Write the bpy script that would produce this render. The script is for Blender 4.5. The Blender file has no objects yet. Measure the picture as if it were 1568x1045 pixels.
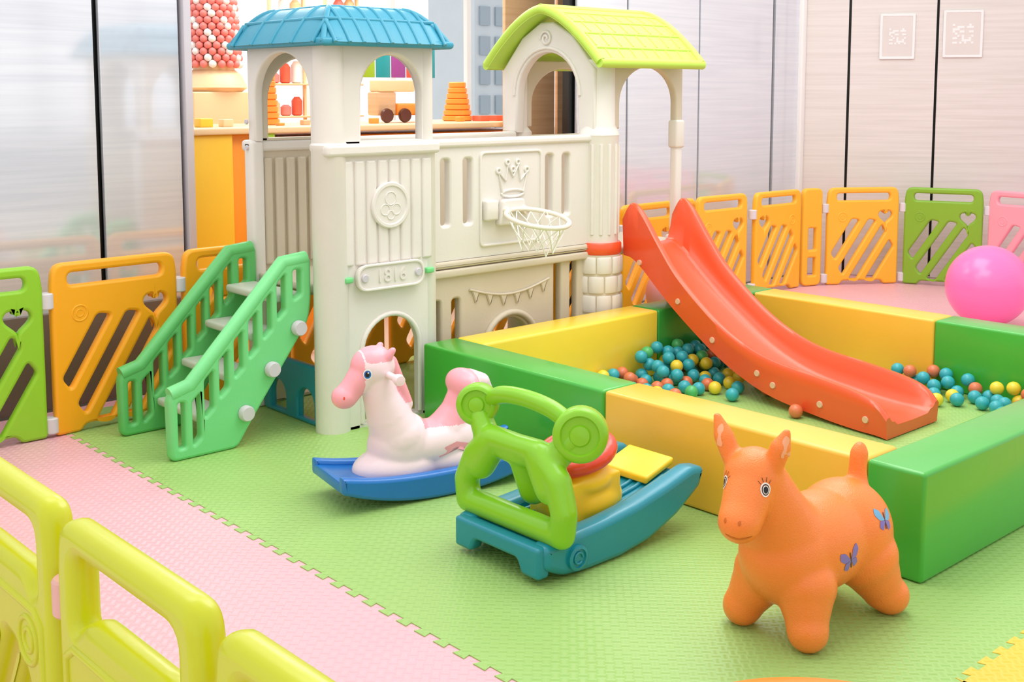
import bpy, math, random, bmesh
from mathutils import Vector, Matrix, noise
from mathutils.bvhtree import BVHTree
random.seed(7)
scene=bpy.context.scene
try:
    scene.view_settings.view_transform='Standard'
    scene.view_settings.look='None'
except Exception as e: print(e)
COL=scene.collection
# ---------------------------------------------------------------- materials
def lin(h):
    h=h.lstrip('#'); c=[int(h[i:i+2],16)/255 for i in (0,2,4)]
    return tuple((x/12.92 if x<=.04045 else ((x+.055)/1.055)**2.4) for x in c)+(1,)
def nd(nt,t,**k):
    n=nt.nodes.new(t)
    for a,b in k.items(): setattr(n,a,b)
    return n
def mat(name,hexc,rough=.38,bump=.06,bscale=60,var=.06,coat=0,metal=0,alpha=1,trans=0,sss=0):
    m=bpy.data.materials.new(name); m.use_nodes=True; nt=m.node_tree
    b=nt.nodes['Principled BSDF']; c=lin(hexc)
    tc=nd(nt,'ShaderNodeTexCoord'); nz=nd(nt,'ShaderNodeTexNoise'); nz.inputs['Scale'].default_value=3.5
    nz.inputs['Detail'].default_value=3
    nt.links.new(tc.outputs['Object'],nz.inputs['Vector'])
    mx=nd(nt,'ShaderNodeMix',data_type='RGBA')
    mx.inputs[6].default_value=tuple(x*(1-var) for x in c[:3])+(1,)
    mx.inputs[7].default_value=tuple(min(1,x*(1+var)) for x in c[:3])+(1,)
    nt.links.new(nz.outputs['Fac'],mx.inputs[0]); nt.links.new(mx.outputs[2],b.inputs['Base Color'])
    b.inputs['Roughness'].default_value=rough; b.inputs['Metallic'].default_value=metal
    b.inputs['Coat Weight'].default_value=coat; b.inputs['Coat Roughness'].default_value=.15
    b.inputs['Transmission Weight'].default_value=trans; b.inputs['Alpha'].default_value=alpha
    if sss: 
        b.inputs['Subsurface Weight'].default_value=sss; b.inputs['Subsurface Scale'].default_value=.02
    if bump:
        n2=nd(nt,'ShaderNodeTexNoise'); n2.inputs['Scale'].default_value=bscale
        nt.links.new(tc.outputs['Object'],n2.inputs['Vector'])
        bp=nd(nt,'ShaderNodeBump'); bp.inputs['Strength'].default_value=bump; bp.inputs['Distance'].default_value=.01
        nt.links.new(n2.outputs['Fac'],bp.inputs['Height']); nt.links.new(bp.outputs['Normal'],b.inputs['Normal'])
    return m
def mfoam(name,hexc):
    m=mat(name,hexc,rough=.40,bump=0,var=.05); nt=m.node_tree; b=nt.nodes['Principled BSDF']
    tc=nd(nt,'ShaderNodeTexCoord'); sp=nd(nt,'ShaderNodeSeparateXYZ')
    mp=nd(nt,'ShaderNodeMapping'); mp.inputs['Rotation'].default_value=(0,0,.78)
    nt.links.new(tc.outputs['Object'],mp.inputs['Vector'])
    nt.links.new(mp.outputs['Vector'],sp.inputs[0])
    def mth(op,a,bv):
        n=nd(nt,'ShaderNodeMath',operation=op)
        for i,x in enumerate((a,bv)):
            if x is None: continue
            if isinstance(x,(int,float)): n.inputs[i].default_value=x
            else: nt.links.new(x,n.inputs[i])
        return n.outputs[0]
    s=42
    ck=nd(nt,'ShaderNodeTexChecker'); ck.inputs['Scale'].default_value=s
    ck.inputs['Color1'].default_value=(1,1,1,1); ck.inputs['Color2'].default_value=(0,0,0,1)
    nt.links.new(mp.outputs['Vector'],ck.inputs['Vector'])
    wx=mth('SINE',mth('MULTIPLY',sp.outputs[0],s*2*math.pi*1.0),None)
    wy=mth('SINE',mth('MULTIPLY',sp.outputs[1],s*2*math.pi*1.0),None)
    mx=nd(nt,'ShaderNodeMix',data_type='FLOAT')
    nt.links.new(ck.outputs['Fac'],mx.inputs[0]); nt.links.new(wx,mx.inputs[2]); nt.links.new(wy,mx.inputs[3])
    bp=nd(nt,'ShaderNodeBump'); bp.inputs['Strength'].default_value=.5; bp.inputs['Distance'].default_value=.0016
    nt.links.new(mx.outputs[0],bp.inputs['Height']); nt.links.new(bp.outputs['Normal'],b.inputs['Normal'])
    return m
def mpanelwall(name,hexa,hexb,rough,metal,spec=.5):
    m=mat(name,hexa,rough=rough,bump=0,metal=metal); nt=m.node_tree; b=nt.nodes['Principled BSDF']
    tc=nd(nt,'ShaderNodeTexCoord'); mp=nd(nt,'ShaderNodeMapping'); mp.inputs['Scale'].default_value=(.8,.8,30)
    nz=nd(nt,'ShaderNodeTexNoise'); nz.inputs['Scale'].default_value=1.6; nz.inputs['Detail'].default_value=7
    nz.inputs['Distortion'].default_value=.5
    cr=nd(nt,'ShaderNodeValToRGB'); cr.color_ramp.elements[0].color=lin(hexb); cr.color_ramp.elements[1].color=lin(hexa)
    cr.color_ramp.elements[0].position=.3; cr.color_ramp.elements[1].position=.65
    nt.links.new(tc.outputs['Object'],mp.inputs['Vector']); nt.links.new(mp.outputs['Vector'],nz.inputs['Vector'])
    nt.links.new(nz.outputs['Fac'],cr.inputs['Fac']); nt.links.new(cr.outputs['Color'],b.inputs['Base Color'])
    b.inputs['Specular IOR Level'].default_value=spec
    return m
M=dict(
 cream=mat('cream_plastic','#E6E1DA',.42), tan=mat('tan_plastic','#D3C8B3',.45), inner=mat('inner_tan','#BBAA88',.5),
 blue=mat('roof_blue','#3493AE',.40), lime=mat('roof_lime','#BDE255',.42), slide=mat('slide_red','#F25A30',.33,coat=.25),
 bolt=mat('bolt_grey','#CFCAD2',.35), beigebolt=mat('bolt_cream','#E8B59A',.35),
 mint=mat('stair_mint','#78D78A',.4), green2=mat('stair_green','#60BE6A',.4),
 step=mat('step_grey','#C0C8B6',.5),
 fy=mat('fence_yellow','#FDAE1A',.38), fyr=mat('fence_warm_yellow','#FFBB33',.38), fg=mat('fence_lime','#92CE2C',.38), fgd=mat('fence_green','#84B52E',.4), fp=mat('fence_pink','#F6A2B1',.4),
 fn=mat('fence_citron','#CDD20F',.33,coat=.2), clip=mat('clip_white','#D9D6DC',.4), clipp=mat('clip_pink','#E7B1A8',.4),
 pg=mat('vinyl_green','#45B03C',.28,bump=.12,bscale=9,coat=.35), pgd=mat('vinyl_green_b','#319C3E',.28,bump=.12,bscale=9,coat=.35),
 py=mat('vinyl_yellow','#FDD945',.3,bump=.12,bscale=9,coat=.3), pyo=mat('vinyl_amber','#FABF40',.33,bump=.12,bscale=9,coat=.25),
 teal=mat('toy_teal','#118BA2',.32,coat=.25), tgreen=mat('toy_green','#86C922',.32,coat=.2), tred=mat('toy_red','#E6452A',.33,coat=.2), tyel=mat('toy_yellow','#FBD02A',.36),
 orange=mat('rubber_orange','#FB8738',.36,bump=.25,bscale=260,sss=.08,coat=.12), oin=mat('ear_inner','#F9AE84',.5),
 pwhite=mat('horse_white','#F8E1E8',.36,coat=.15), ppink=mat('horse_pink','#F9A8B5',.36,coat=.15), rblue=mat('rocker_blue','#1A74C8',.33,coat=.2),
 white=mat('white','#FAFAFA',.4), black=mat('black','#101012',.3), iris=mat('iris_blue','#1E6FC8',.3), brown=mat('eye_brown','#5A2A1A',.3),
 fly=mat('butterfly_violet','#7D6FC0',.4), fly2=mat('butterfly_blue','#6FB0DC',.4), line=mat('line_dark_orange','#D0691F',.5),
 pball=mat('ball_pink','#FF74B8',.28,coat=.3), btq=mat('ball_teal','#35A9B4',.3), byl=mat('ball_yellow','#F2D43C',.3), bor=mat('ball_orange','#DC7850',.3),
 bgn=mat('ball_green','#4FB46A',.3), net=mat('net_white','#F2EEE8',.6), ring=mat('hoop_cream','#EFE6D8',.4), refl=mat('reflection_dark','#6E625A',.3),  # last entry: dark wall reflection put in as a colour
 wallp=mpanelwall('wall_panel','#E6E9F1','#DADEE8',.10,.35), wallr=mpanelwall('wall_panel_warm','#E6DEDA','#DBD2CD',.22,.05), gap=mat('gap_black','#0C0F0E',.4),
 wood=mpanelwall('wood_panel','#E0B68E','#D4A67D',.4,0), tile=mat('shop_floor','#E4DBCE',.3), pillar=mat('white_pillar','#F2F0EE',.4),
 hall=mat('hall_sill','#C0C7D0',.5), hallm=mat('hall_mullion','#A4AFBB',.5),
 corange=mat('counter_orange','#FFA032',.35), cyellow=mat('counter_yellow','#FFCB38',.35), cgreen=mat('counter_green','#A6D035',.4), ctop=mat('counter_top','#F3D2A4',.35),
 glass=mat('acrylic','#EFEDED',.15,bump=0), paper=mat('sign_paper','#DED6D2',.6), purple=mat('purple','#A850A4',.5), red2=mat('red_deco','#EC6A50',.5),
 bgblue=mat('bg_building','#C9D5DE',.5), bgdark=mat('bg_dark','#9DAEBC',.5), cone=mat('cone_orange','#F9963A',.4), pinkst=mat('lantern_pink','#F08A84',.5),
 foamg=mfoam('foam_green','#9EC570'), foamp=mfoam('foam_pink','#ECB3BE'), foamy=mfoam('foam_yellow','#F0C648'), stool=mat('stool_orange','#FF8A1E',.35),
)
# ---------------------------------------------------------------- helpers
def grp(name,loc=(0,0,0)):
    e=bpy.data.objects.new(name,None); e.location=loc; e.empty_display_size=.1; COL.objects.link(e); return e
def add(name,me,m,parent=None,smooth=True,ang=40):
    o=bpy.data.objects.new(name,me); COL.objects.link(o)
    if m is not None:
        ix=[p.material_index for p in me.polygons] if isinstance(m,(list,tuple)) else None
        me.materials.clear()
        for k in (m if isinstance(m,(list,tuple)) else [m]): me.materials.append(k)
        if ix: me.polygons.foreach_set('material_index',ix)
    if smooth:
        me.polygons.foreach_set('use_smooth',[True]*len(me.polygons))
        try: me.set_sharp_from_angle(angle=math.radians(ang))
        except Exception: pass
    if parent is not None:
        o.parent=parent; o.matrix_parent_inverse=Matrix.Translation(-Vector(parent.location))
    return o
def bake(o):
    bpy.context.view_layer.update()
    dg=bpy.context.evaluated_depsgraph_get()
    me=bpy.data.meshes.new_from_object(o.evaluated_get(dg))
    d=o.data; bpy.data.objects.remove(o)
    return me
def XZ(y): return Matrix(((1,0,0,0),(0,0,-1,y),(0,1,0,0),(0,0,0,1)))
def YZ(x): return Matrix(((0,0,1,x),(1,0,0,0),(0,1,0,0),(0,0,0,1)))
def XY(z): return Matrix.Translation((0,0,z))
def rnd(pts,r,seg=5):
    out=[]; n=len(pts)
    for i in range(n):
        p=Vector(pts[i][:2]); rr=pts[i][2] if len(pts[i])>2 else r
        a=Vector(pts[i-1][:2])-p; b=Vector(pts[(i+1)%n][:2])-p
        la,lb=a.length,b.length
        if rr<=0 or la<1e-6 or lb<1e-6: out.append(tuple(p)); continue
        a.normalize(); b.normalize(); d=min(rr,la*.49,lb*.49)
        pa=p+a*d; pb=p+b*d
        for k in range(seg+1):
            t=k/seg; q=pa*(1-t)**2+p*2*t*(1-t)+pb*t*t; out.append((q.x,q.y))
    return out
def rrect(x0,x1,y0,y1,r): return rnd([(x0,y0),(x1,y0),(x1,y1),(x0,y1)],r)
def ell(cx,cy,rx,ry,n=28): return [(cx+rx*math.cos(2*math.pi*i/n),cy+ry*math.sin(2*math.pi*i/n)) for i in range(n)]
def arch(x0,x1,y0,y1,n=16):
    r=(x1-x0)/2; ry=min(r,(y1-y0)*.9); cx=(x0+x1)/2
    return [(x0,y0),(x1,y0)]+[(cx+r*math.cos(math.pi*i/n),y1-ry+ry*math.sin(math.pi*i/n)) for i in range(n+1)]
def panel(name,outer,holes,th,bev,m,parent,Mx,res=2):
    cu=bpy.data.curves.new(name,'CURVE'); cu.dimensions='2D'; cu.fill_mode='BOTH'
    for P in [outer]+list(holes):
        s=cu.splines.new('POLY'); s.points.add(len(P)-1)
        for i,p in enumerate(P): s.points[i].co=(p[0],p[1],0,1)
        s.use_cyclic_u=True
    cu.extrude=max(th/2-bev,0.0001); cu.bevel_depth=bev; cu.bevel_resolution=res; cu.offset=-bev
    o=bpy.data.objects.new(name,cu); COL.objects.link(o); me=bake(o); me.transform(Mx)
    return add(name,me,m,parent,ang=35)
def box(name,x0,x1,y0,y1,z0,z1,r,m,parent=None,seg=3):
    bm=bmesh.new(); bmesh.ops.create_cube(bm,size=1)
    for v in bm.verts:
        v.co=Vector(((x0+x1)/2+v.co.x*(x1-x0),(y0+y1)/2+v.co.y*(y1-y0),(z0+z1)/2+v.co.z*(z1-z0)))
    if r>0: bmesh.ops.bevel(bm,geom=bm.edges[:],offset=r,segments=seg,affect='EDGES',profile=.5)
    me=bpy.data.meshes.new(name); bm.to_mesh(me); bm.free(); return add(name,me,m,parent)
def tube(name,pts,r,m,parent=None,cyc=False,smoothc=False,radii=None,res=4):
    cu=bpy.data.curves.new(name,'CURVE'); cu.dimensions='3D'; cu.fill_mode='FULL'
    s=cu.splines.new('NURBS' if smoothc else 'POLY'); s.points.add(len(pts)-1)
    for i,p in enumerate(pts):
        s.points[i].co=(*p,1); s.points[i].radius=1 if radii is None else radii[i]
    if smoothc: s.order_u=3; s.use_endpoint_u=not cyc; s.resolution_u=6
    s.use_cyclic_u=cyc; cu.bevel_depth=r; cu.bevel_resolution=res; cu.use_fill_caps=True
    o=bpy.data.objects.new(name,cu); COL.objects.link(o); me=bake(o); return add(name,me,m,parent,ang=50)
def lathe(name,prof,c,m,parent=None,n=36,axis='Z'):
    vs=[];fs=[]
    for (r,z) in prof:
        for i in range(n):
            a=2*math.pi*i/n; vs.append((r*math.cos(a),r*math.sin(a),z))
    for j in range(len(prof)-1):
        for i in range(n):
            fs.append((j*n+i,j*n+(i+1)%n,(j+1)*n+(i+1)%n,(j+1)*n+i))
    fs.append(tuple(reversed(range(n)))); fs.append(tuple((len(prof)-1)*n+i for i in range(n)))
    me=bpy.data.meshes.new(name); me.from_pydata(vs,[],fs)
    if axis!='Z':
        R=Vector((0,0,1)).rotation_difference(Vector(axis)).to_matrix().to_4x4(); me.transform(R)
    me.transform(Matrix.Translation(c)); return add(name,me,m,parent,ang=35)
def button(name,c,axis,r,h,m,parent): return lathe(name,[(r,0),(r,h*.7),(r*.85,h),(.001,h)],c,m,parent,20,axis)
def meshobj(name,vs,fs,m,parent=None,ang=40):
    me=bpy.data.meshes.new(name); me.from_pydata(vs,[],fs); me.update(); return add(name,me,m,parent,ang=ang)
def addpart(bm,p):
    if p[0]=='b':
        _,x0,x1,y0,y1,z0,z1=p
        bmesh.ops.create_cube(bm,size=1,matrix=Matrix.Translation(((x0+x1)/2,(y0+y1)/2,(z0+z1)/2))@Matrix.Diagonal((x1-x0,y1-y0,z1-z0,1)))
    elif p[0]=='e':
        _,c,r=p[:3]; Mx=Matrix.Translation(c)
        if len(p)>3: Mx=Mx@p[3].to_4x4()
        Mx=Mx@Matrix.Diagonal((r[0],r[1],r[2],1)); bmesh.ops.create_icosphere(bm,subdivisions=4,radius=1,matrix=Mx)
    else:
        _,a,b,r0,r1=p; a=Vector(a);b=Vector(b); d=b-a; L=d.length
        for c,r in ((a,r0),(b,r1)): bmesh.ops.create_icosphere(bm,subdivisions=3,radius=r,matrix=Matrix.Translation(c))
        R=Vector((0,0,1)).rotation_difference(d).to_matrix().to_4x4()
        bmesh.ops.create_cone(bm,cap_ends=True,segments=28,radius1=r0,radius2=r1,depth=L,matrix=Matrix.Translation((a+b)/2)@R)
def chain(pr):
    return [('c',pr[i][0],pr[i+1][0],pr[i][1],pr[i+1][1]) for i in range(len(pr)-1)]
def blob(name,parts,vox,it,mats,parent,matfn=None,xf=None):
    bm=bmesh.new()
    for p in parts: addpart(bm,p)
    me=bpy.data.meshes.new(name); bm.to_mesh(me); bm.free()
    if xf: me.transform(xf)
    o=bpy.data.objects.new(name,me); COL.objects.link(o)
    md=o.modifiers.new('r','REMESH'); md.mode='VOXEL'; md.voxel_size=vox
    sm=o.modifiers.new('s','SMOOTH'); sm.factor=.6; sm.iterations=it
    me2=bake(o); ob=add(name,me2,mats,parent,ang=180)
    if matfn:
        for f in me2.polygons: f.material_index=matfn(f.center)
    return ob
def bvh(o):
    me=o.data; return BVHTree.FromPolygons([v.co for v in me.vertices],[p.vertices for p in me.polygons])
def decal(name,outline,c,U,V,D,tree,m,parent,off=.0015,rings=5):
    c=Vector(c);U=Vector(U).normalized();V=Vector(V).normalized();D=Vector(D).normalized(); n=len(outline)
    vs=[];
    def pr(a,b):
        q=c+U*a+V*b-D*.5; h=tree.ray_cast(q,D)
        return (h[0] if h[0] is not None else c+U*a+V*b)-D*off
    cx=sum(p[0] for p in outline)/n; cy=sum(p[1] for p in outline)/n
    vs.append(pr(cx,cy)); fs=[]
    for k in range(1,rings+1):
        t=k/rings
        for p in outline: vs.append(pr(cx+(p[0]-cx)*t,cy+(p[1]-cy)*t))
    for i in range(n): fs.append((0,1+i,1+(i+1)%n))
    for k in range(rings-1):
        for i in range(n):
            a=1+k*n+i;b=1+k*n+(i+1)%n; fs.append((a,a+n,b+n,b))
    return meshobj(name,vs,fs,m,parent,ang=180)
# ---------------------------------------------------------------- floor
def teeth(p0,p1,per=.085,d=.022):
    p0=Vector(p0);p1=Vector(p1);L=(p1-p0).length; n=max(1,round(L/per)); t=(p1-p0)/n; u=t.normalized(); w=t.length; nr=Vector((u.y,-u.x)); out=[]
    for i in range(n):
        b=p0+t*i
        for a,h in ((0,0),(.30,0),(.22,1),(.78,1),(.70,0)):
            q=b+u*(w*a)+nr*(d*h); out.append((q.x,q.y))
    return out
fl=grp('floor')
box('floor_base',-4,13,-7,14,-.06,-.014,0,M['tile'],fl)
def mats_(name,P,m,z1): 
    return panel(name,P,[],.012,.0,m,fl,XY(z1-.006))
mats_('pink_mat',[(.3,-.5),(9.6,-.5),(9.6,5.4),(.3,5.4)],M['foamp'],-.003)
G=[(5.95,5.3)]+teeth((1.9,5.3),(1.9,.2),.085,.024)+[(5.95,.2)]
mats_('green_mat',list(G),M['foamg'],0.0)
Y=teeth((6.0,1.33),(2.72,1.33),.085,-.022)
Y=[(6.0,-.4)]+Y+[(2.72,-.4)]
mats_('yellow_mat',Y,M['foamy'],.002)
# ---------------------------------------------------------------- ball pit
pit=grp('ball_pit',(4.4,2.9,0))
H=.35
def pb(n,x0,x1,y0,y1,m): return box(n,x0+.001,x1-.001,y0+.001,y1-.001,.001,H,.014,M[m],pit,4)
pb('front_block_yellow',3.2,3.4,1.87,3.0,'pyo'); pb('front_block_green',3.2,3.4,3.0,4.14,'pg')
pb('right_block_green',3.2,4.43,1.67,1.87,'pg'); pb('right_block_green_b',4.43,5.65,1.67,1.87,'pg')
pb('left_block_yellow',3.4,4.62,3.94,4.14,'py'); pb('left_block_green',4.62,5.65,3.94,4.14,'pgd')
pb('back_block_yellow',5.45,5.65,2.83,3.94,'pyo'); pb('back_block_green',5.45,5.65,1.87,2.83,'pg')
bm=bmesh.new(); br=.033; placed=[]
def ballat(x,y,z,mi,r=br):
    res=bmesh.ops.create_icosphere(bm,subdivisions=3,radius=r,matrix=Matrix.Translation((x,y,z)))
    for f in {f for v in res['verts'] for f in v.link_faces}: f.material_index=mi; f.smooth=True
    placed.append((x,y,z))
def drop(x,y,zlim):
    z=br
    for _ in range(3):
        for (a,b,c) in placed:
            d2=(a-x)**2+(b-y)**2
            if d2<4*br*br:
                need=c+math.sqrt(4*br*br-d2)
                if z<need: z=max(z,need)
    if z<=zlim: ballat(x,y,z,random.choices([0,1,2,3],[6,3,3,1])[0]); return True
for (x,y,mi) in [(4.47,2.98,2),(4.70,3.30,2),(4.28,3.54,2),(5.03,2.12,1),(4.97,2.22,1),(4.62,3.42,0)]: ballat(x,y,br,mi)
cnt=0
for _ in range(2600):
    x=random.uniform(4.15,5.30); y=3.905-abs(random.gauss(0,.19))
    if y<3.3: continue
    e=(3.905-y); zl=.17-e*.42
    if x<4.4: zl-=.07
    zl=max(zl,br*1.02)
    if e>.32 and random.random()<.75: continue
    if drop(x,y,zl): cnt+=1
    if cnt>125: break
cnt=0
for _ in range(1500):
    y=random.uniform(1.91,3.0); x=5.415-abs(random.gauss(0,.11))
    if x<5.08: continue
    e=5.415-x; zl=max(.11-e*.45,br*1.02)
    if drop(x,y,zl): cnt+=1
    if cnt>55: break
me=bpy.data.meshes.new('pit_balls'); bm.to_mesh(me); bm.free()
add('pit_balls',me,[M['btq'],M['byl'],M['bor'],M['bgn']],smooth=False)
lathe('yellow_dome_toy',[(.10,.0),(.10,.03),(.085,.055),(.05,.068),(.001,.07)],(4.78,2.13,0),M['byl'])
# ---------------------------------------------------------------- tower play set
T=grp('play_castle',(3.9,4.6,0)); C=M['cream']
X0,X1,Y0,Y1=2.74,3.33,4.21,4.86
panel('front_wall',rrect(X0,X1,0,1.25,.02),[arch(2.9,3.235,-.01+.02,.5)],.06,.012,C,T,XZ(Y0+.02))
tube('front_arch_lip',[(2.905,Y0-.008,.02)]+[(3.0675-.163*math.cos(math.pi*i/16),Y0-.008,.335+.163*math.sin(math.pi*i/16)) for i in range(17)]+[(3.23,Y0-.008,.02)],.012,C,T)
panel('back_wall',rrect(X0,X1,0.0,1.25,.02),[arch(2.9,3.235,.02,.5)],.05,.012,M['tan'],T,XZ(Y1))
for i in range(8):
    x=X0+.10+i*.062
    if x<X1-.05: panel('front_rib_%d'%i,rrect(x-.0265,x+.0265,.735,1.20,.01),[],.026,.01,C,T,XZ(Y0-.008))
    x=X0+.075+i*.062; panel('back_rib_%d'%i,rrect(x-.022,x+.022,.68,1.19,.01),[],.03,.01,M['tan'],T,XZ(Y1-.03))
panel('front_wall_cap',rrect(X0-.02,X1+.01,1.22,1.275,.02),[],.10,.015,C,T,XZ(Y0+.01))
panel('back_wall_cap',rrect(X0-.02,X1+.01,1.22,1.275,.02),[],.09,.015,C,T,XZ(Y1))
lathe('medallion',[(.105,0),(.105,.010),(.10,.014),(.088,.014),(.084,.008),(.001,.008)],(3.06,Y0-.02,.995),C,T,40,(0,-1,0))
for k,(dx,dz,r) in enumerate([(0,.03,.03),(-.03,-.02,.025),(.03,-.02,.025),(0,-.045,.02)]):
    tube('medal_motif_%d'%k,[(3.06+dx+r*math.cos(a*.5236),Y0-.028,.995+dz+r*math.sin(a*.5236)) for a in range(12)],.003,C,T,True)
panel('number_plate',rrect(2.87,3.23,.625,.735,.05),[],.03,.01,C,T,XZ(Y0-.025))
panel('number_plate_rim',rrect(2.865,3.235,.62,.74,.055),[rrect(2.877,3.223,.632,.728,.048)],.016,.004,C,T,XZ(Y0-.04))
tx=bpy.data.curves.new('t','FONT'); tx.body='1816'; tx.size=.085; tx.extrude=.004; tx.align_x='CENTER'; tx.align_y='CENTER'
o=bpy.data.objects.new('t',tx); COL.objects.link(o); me=bake(o); me.transform(XZ(Y0-.042)@Matrix.Translation((3.05,.68,0))); add('plate_number',me,M['cream'],T,smooth=False)
for x in (2.905,3.2): button('plate_bolt',(x,Y0-.04,.68),(0,-1,0),.018,.010,M['bolt'],T)
for x in (2.83,3.28): box('green_clip',x-.022,x+.022,Y0-.035,Y0-.01,.665,.69,.006,M['mint'],T)
lathe('corner_column',[(.078,0),(.078,1.24),(.083,1.25),(.083,1.27),(.074,1.28),(.068,1.4),(.068,1.72)],(X0+.045,Y0+.045,0),C,T)
lathe('corner_column_right',[(.05,0),(.05,1.24),(.056,1.25),(.056,1.27),(.04,1.28),(.04,1.7)],(X1-.03,Y0+.035,0),C,T)
box('far_left_post',X0-.02,X0+.045,Y1-.06,Y1+.02,0,1.27,.015,C,T)
box('far_left_post_upper',X0,X0+.045,Y1-.05,Y1+.01,1.25,1.7,.012,C,T)
box('far_right_post',X1-.05,X1+.0,Y1-.05,Y1+.01,0,1.7,.012,C,T)
for zz in (1.36,1.24): button('post_bolt',(X0-.02,Y1-.02,zz),(-1,0,0),.012,.01,M['bolt'],T)
panel('front_window_frame',rrect(X0+.03,X1,1.27,1.72,.005),[arch(2.93,3.265,1.285,1.665)],.05,.012,C,T,XZ(Y0+.03))
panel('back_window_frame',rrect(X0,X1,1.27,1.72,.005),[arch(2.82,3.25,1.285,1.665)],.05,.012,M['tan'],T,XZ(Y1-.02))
def archframe(name,a0,a1,zb,zt,ia0,ia1,Mx,m,th=.045):
    n=18; r=(ia1-ia0)/2; cx=(ia0+ia1)/2; ry=min(r,.2); zc=zt-.045-ry
    P=[(a0,zb),(ia0,zb)]+[(cx-r*math.cos(math.pi*i/n),zc+ry*math.sin(math.pi*i/n)) for i in range(n+1)]+[(ia1,zb),(a1,zb),(a1,zt),(a0,zt)]
    panel(name,P,[],th,.01,m,T,Mx)
archframe('left_arch_frame',Y0+.04,Y1,1.27,1.72,Y0+.12,Y1-.06,YZ(X0+.02),C)
archframe('right_arch_frame',Y0+.02,Y1,1.27,1.72,Y0+.09,Y1-.06,YZ(X1-.02),C)
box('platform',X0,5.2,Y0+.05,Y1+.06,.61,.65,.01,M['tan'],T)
panel('lower_side_panel',rrect(Y0+.12,Y1-.06,0,.27,.03),[arch(4.36,4.5,.02,.16),arch(4.6,4.74,.02,.16)],.04,.01,M['teal'],T,YZ(X0+.03))
# dome roof : hipped with a flat crown
PL=.56; ZE=1.71; ZR=.160
def zf(m):
    q=max(0,(m-PL)/(1-PL)); return ZE+ZR*(1-q**1.7)+.012*(1-min(m/PL,1)**2)
def domeroof():
    x0,x1,y0,y1=2.66,3.375,4.10,4.93; cx,cy=(x0+x1)/2,(y0+y1)/2; a,b=(x1-x0)/2,(y1-y0)/2; n=48; vs=[];fs=[]
    for j in range(n+1):
        for i in range(n+1):
            u=-1+2*i/n;v=-1+2*j/n; m=max(abs(u),abs(v)); k=1-.05*(min(abs(u),abs(v))/max(m,.001))**6*m
            vs.append((cx+a*u*k,cy+b*v*k,zf(m)))
    for j in range(n):
        for i in range(n): q=j*(n+1)+i; fs.append((q,q+1,q+n+2,q+n+1))
    me=bpy.data.meshes.new('r'); me.from_pydata(vs,[],fs)
    o=bpy.data.objects.new('r',me); COL.objects.link(o)
    s=o.modifiers.new('s','SOLIDIFY'); s.thickness=.03; s.offset=-1
    add('blue_roof',bake(o),M['blue'],T,ang=50)
    tube('blue_roof_eave',[(x0+.02,y0+.02,ZE),(x1-.02,y0+.02,ZE),(x1-.02,y1-.02,ZE),(x0+.02,y1-.02,ZE)],.018,M['blue'],T,True)
    for k in range(9):
        w=-.82+k*.205
        for sgn in (-1,1):
            st=max(abs(w),PL); P=[];Q=[]
            for t in range(11):
                m=st+(1-st)*t/10
                P.append((cx+a*w,cy+b*m*sgn,zf(m)-.002)); Q.append((cx+a*m*sgn,cy+b*w,zf(m)-.002))
            tube('roof_rib',P,.009,M['blue'],T)
            if k%2==0: tube('roof_rib',Q,.009,M['blue'],T)
    for s in (PL,.80):
        z=zf(s)-.003; tube('roof_band',[(cx-a*s,cy-b*s,z),(cx+a*s,cy-b*s,z),(cx+a*s,cy+b*s,z),(cx-a*s,cy+b*s,z)],.009,M['blue'],T,True)
    for sx in(-1,1):
        for sy in(-1,1): tube('roof_hip',[(cx+a*m*sx*(1-.05*m),cy+b*m*sy*(1-.05*m),zf(m)-.004) for m in [PL+(1-PL)*t/8 for t in range(9)]],.014,M['blue'],T)
domeroof()
bx0,bx1=3.335,4.44
def slots(l,z0,z1,w=.045): return [rrect(x-w/2,x+w/2,z0,z1,.02) for x in l]
for nm,y,mm in (('bridge_front_panel',4.3,C),('bridge_back_panel',4.9,M['tan'])):
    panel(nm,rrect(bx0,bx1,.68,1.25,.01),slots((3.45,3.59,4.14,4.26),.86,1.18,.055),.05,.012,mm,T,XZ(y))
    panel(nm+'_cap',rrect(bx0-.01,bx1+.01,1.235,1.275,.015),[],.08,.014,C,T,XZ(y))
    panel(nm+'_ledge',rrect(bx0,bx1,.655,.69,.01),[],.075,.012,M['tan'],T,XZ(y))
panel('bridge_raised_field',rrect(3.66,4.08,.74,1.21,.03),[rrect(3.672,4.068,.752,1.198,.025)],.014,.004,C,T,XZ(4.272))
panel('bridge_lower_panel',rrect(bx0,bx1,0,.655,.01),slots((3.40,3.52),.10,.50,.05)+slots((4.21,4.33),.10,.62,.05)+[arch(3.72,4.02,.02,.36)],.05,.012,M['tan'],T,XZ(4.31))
tube('arch_trim',[(3.87+.18*math.cos(math.pi*i/16),4.275,.21+.18*math.sin(math.pi*i/16)) for i in range(17)],.016,M['tan'],T)
tube('bunting_cord',[(3.6+.54*t/12,4.278,.535-.05*math.sin(math.pi*t/12)) for t in range(13)],.006,M['tan'],T)
for k in range(6):
    x=3.64+k*.092; z=.535-.05*math.sin(math.pi*(x-3.6)/.54)
    panel('bunting_flag',rnd([(x-.025,z),(x+.025,z),(x,z-.06)],.004),[],.014,.004,M['tan'],T,XZ(4.282))
cx,cz=3.88,1.06; cy=4.272
P=[(-.07,-.06),(-.095,.04),(-.05,.0),(-.035,.075),(0,.02),(.035,.075),(.05,.0),(.095,.04),(.07,-.06)]
tube('crown_outline',[(cx+a,cy,cz+b) for a,b in P],.008,C,T)
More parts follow.
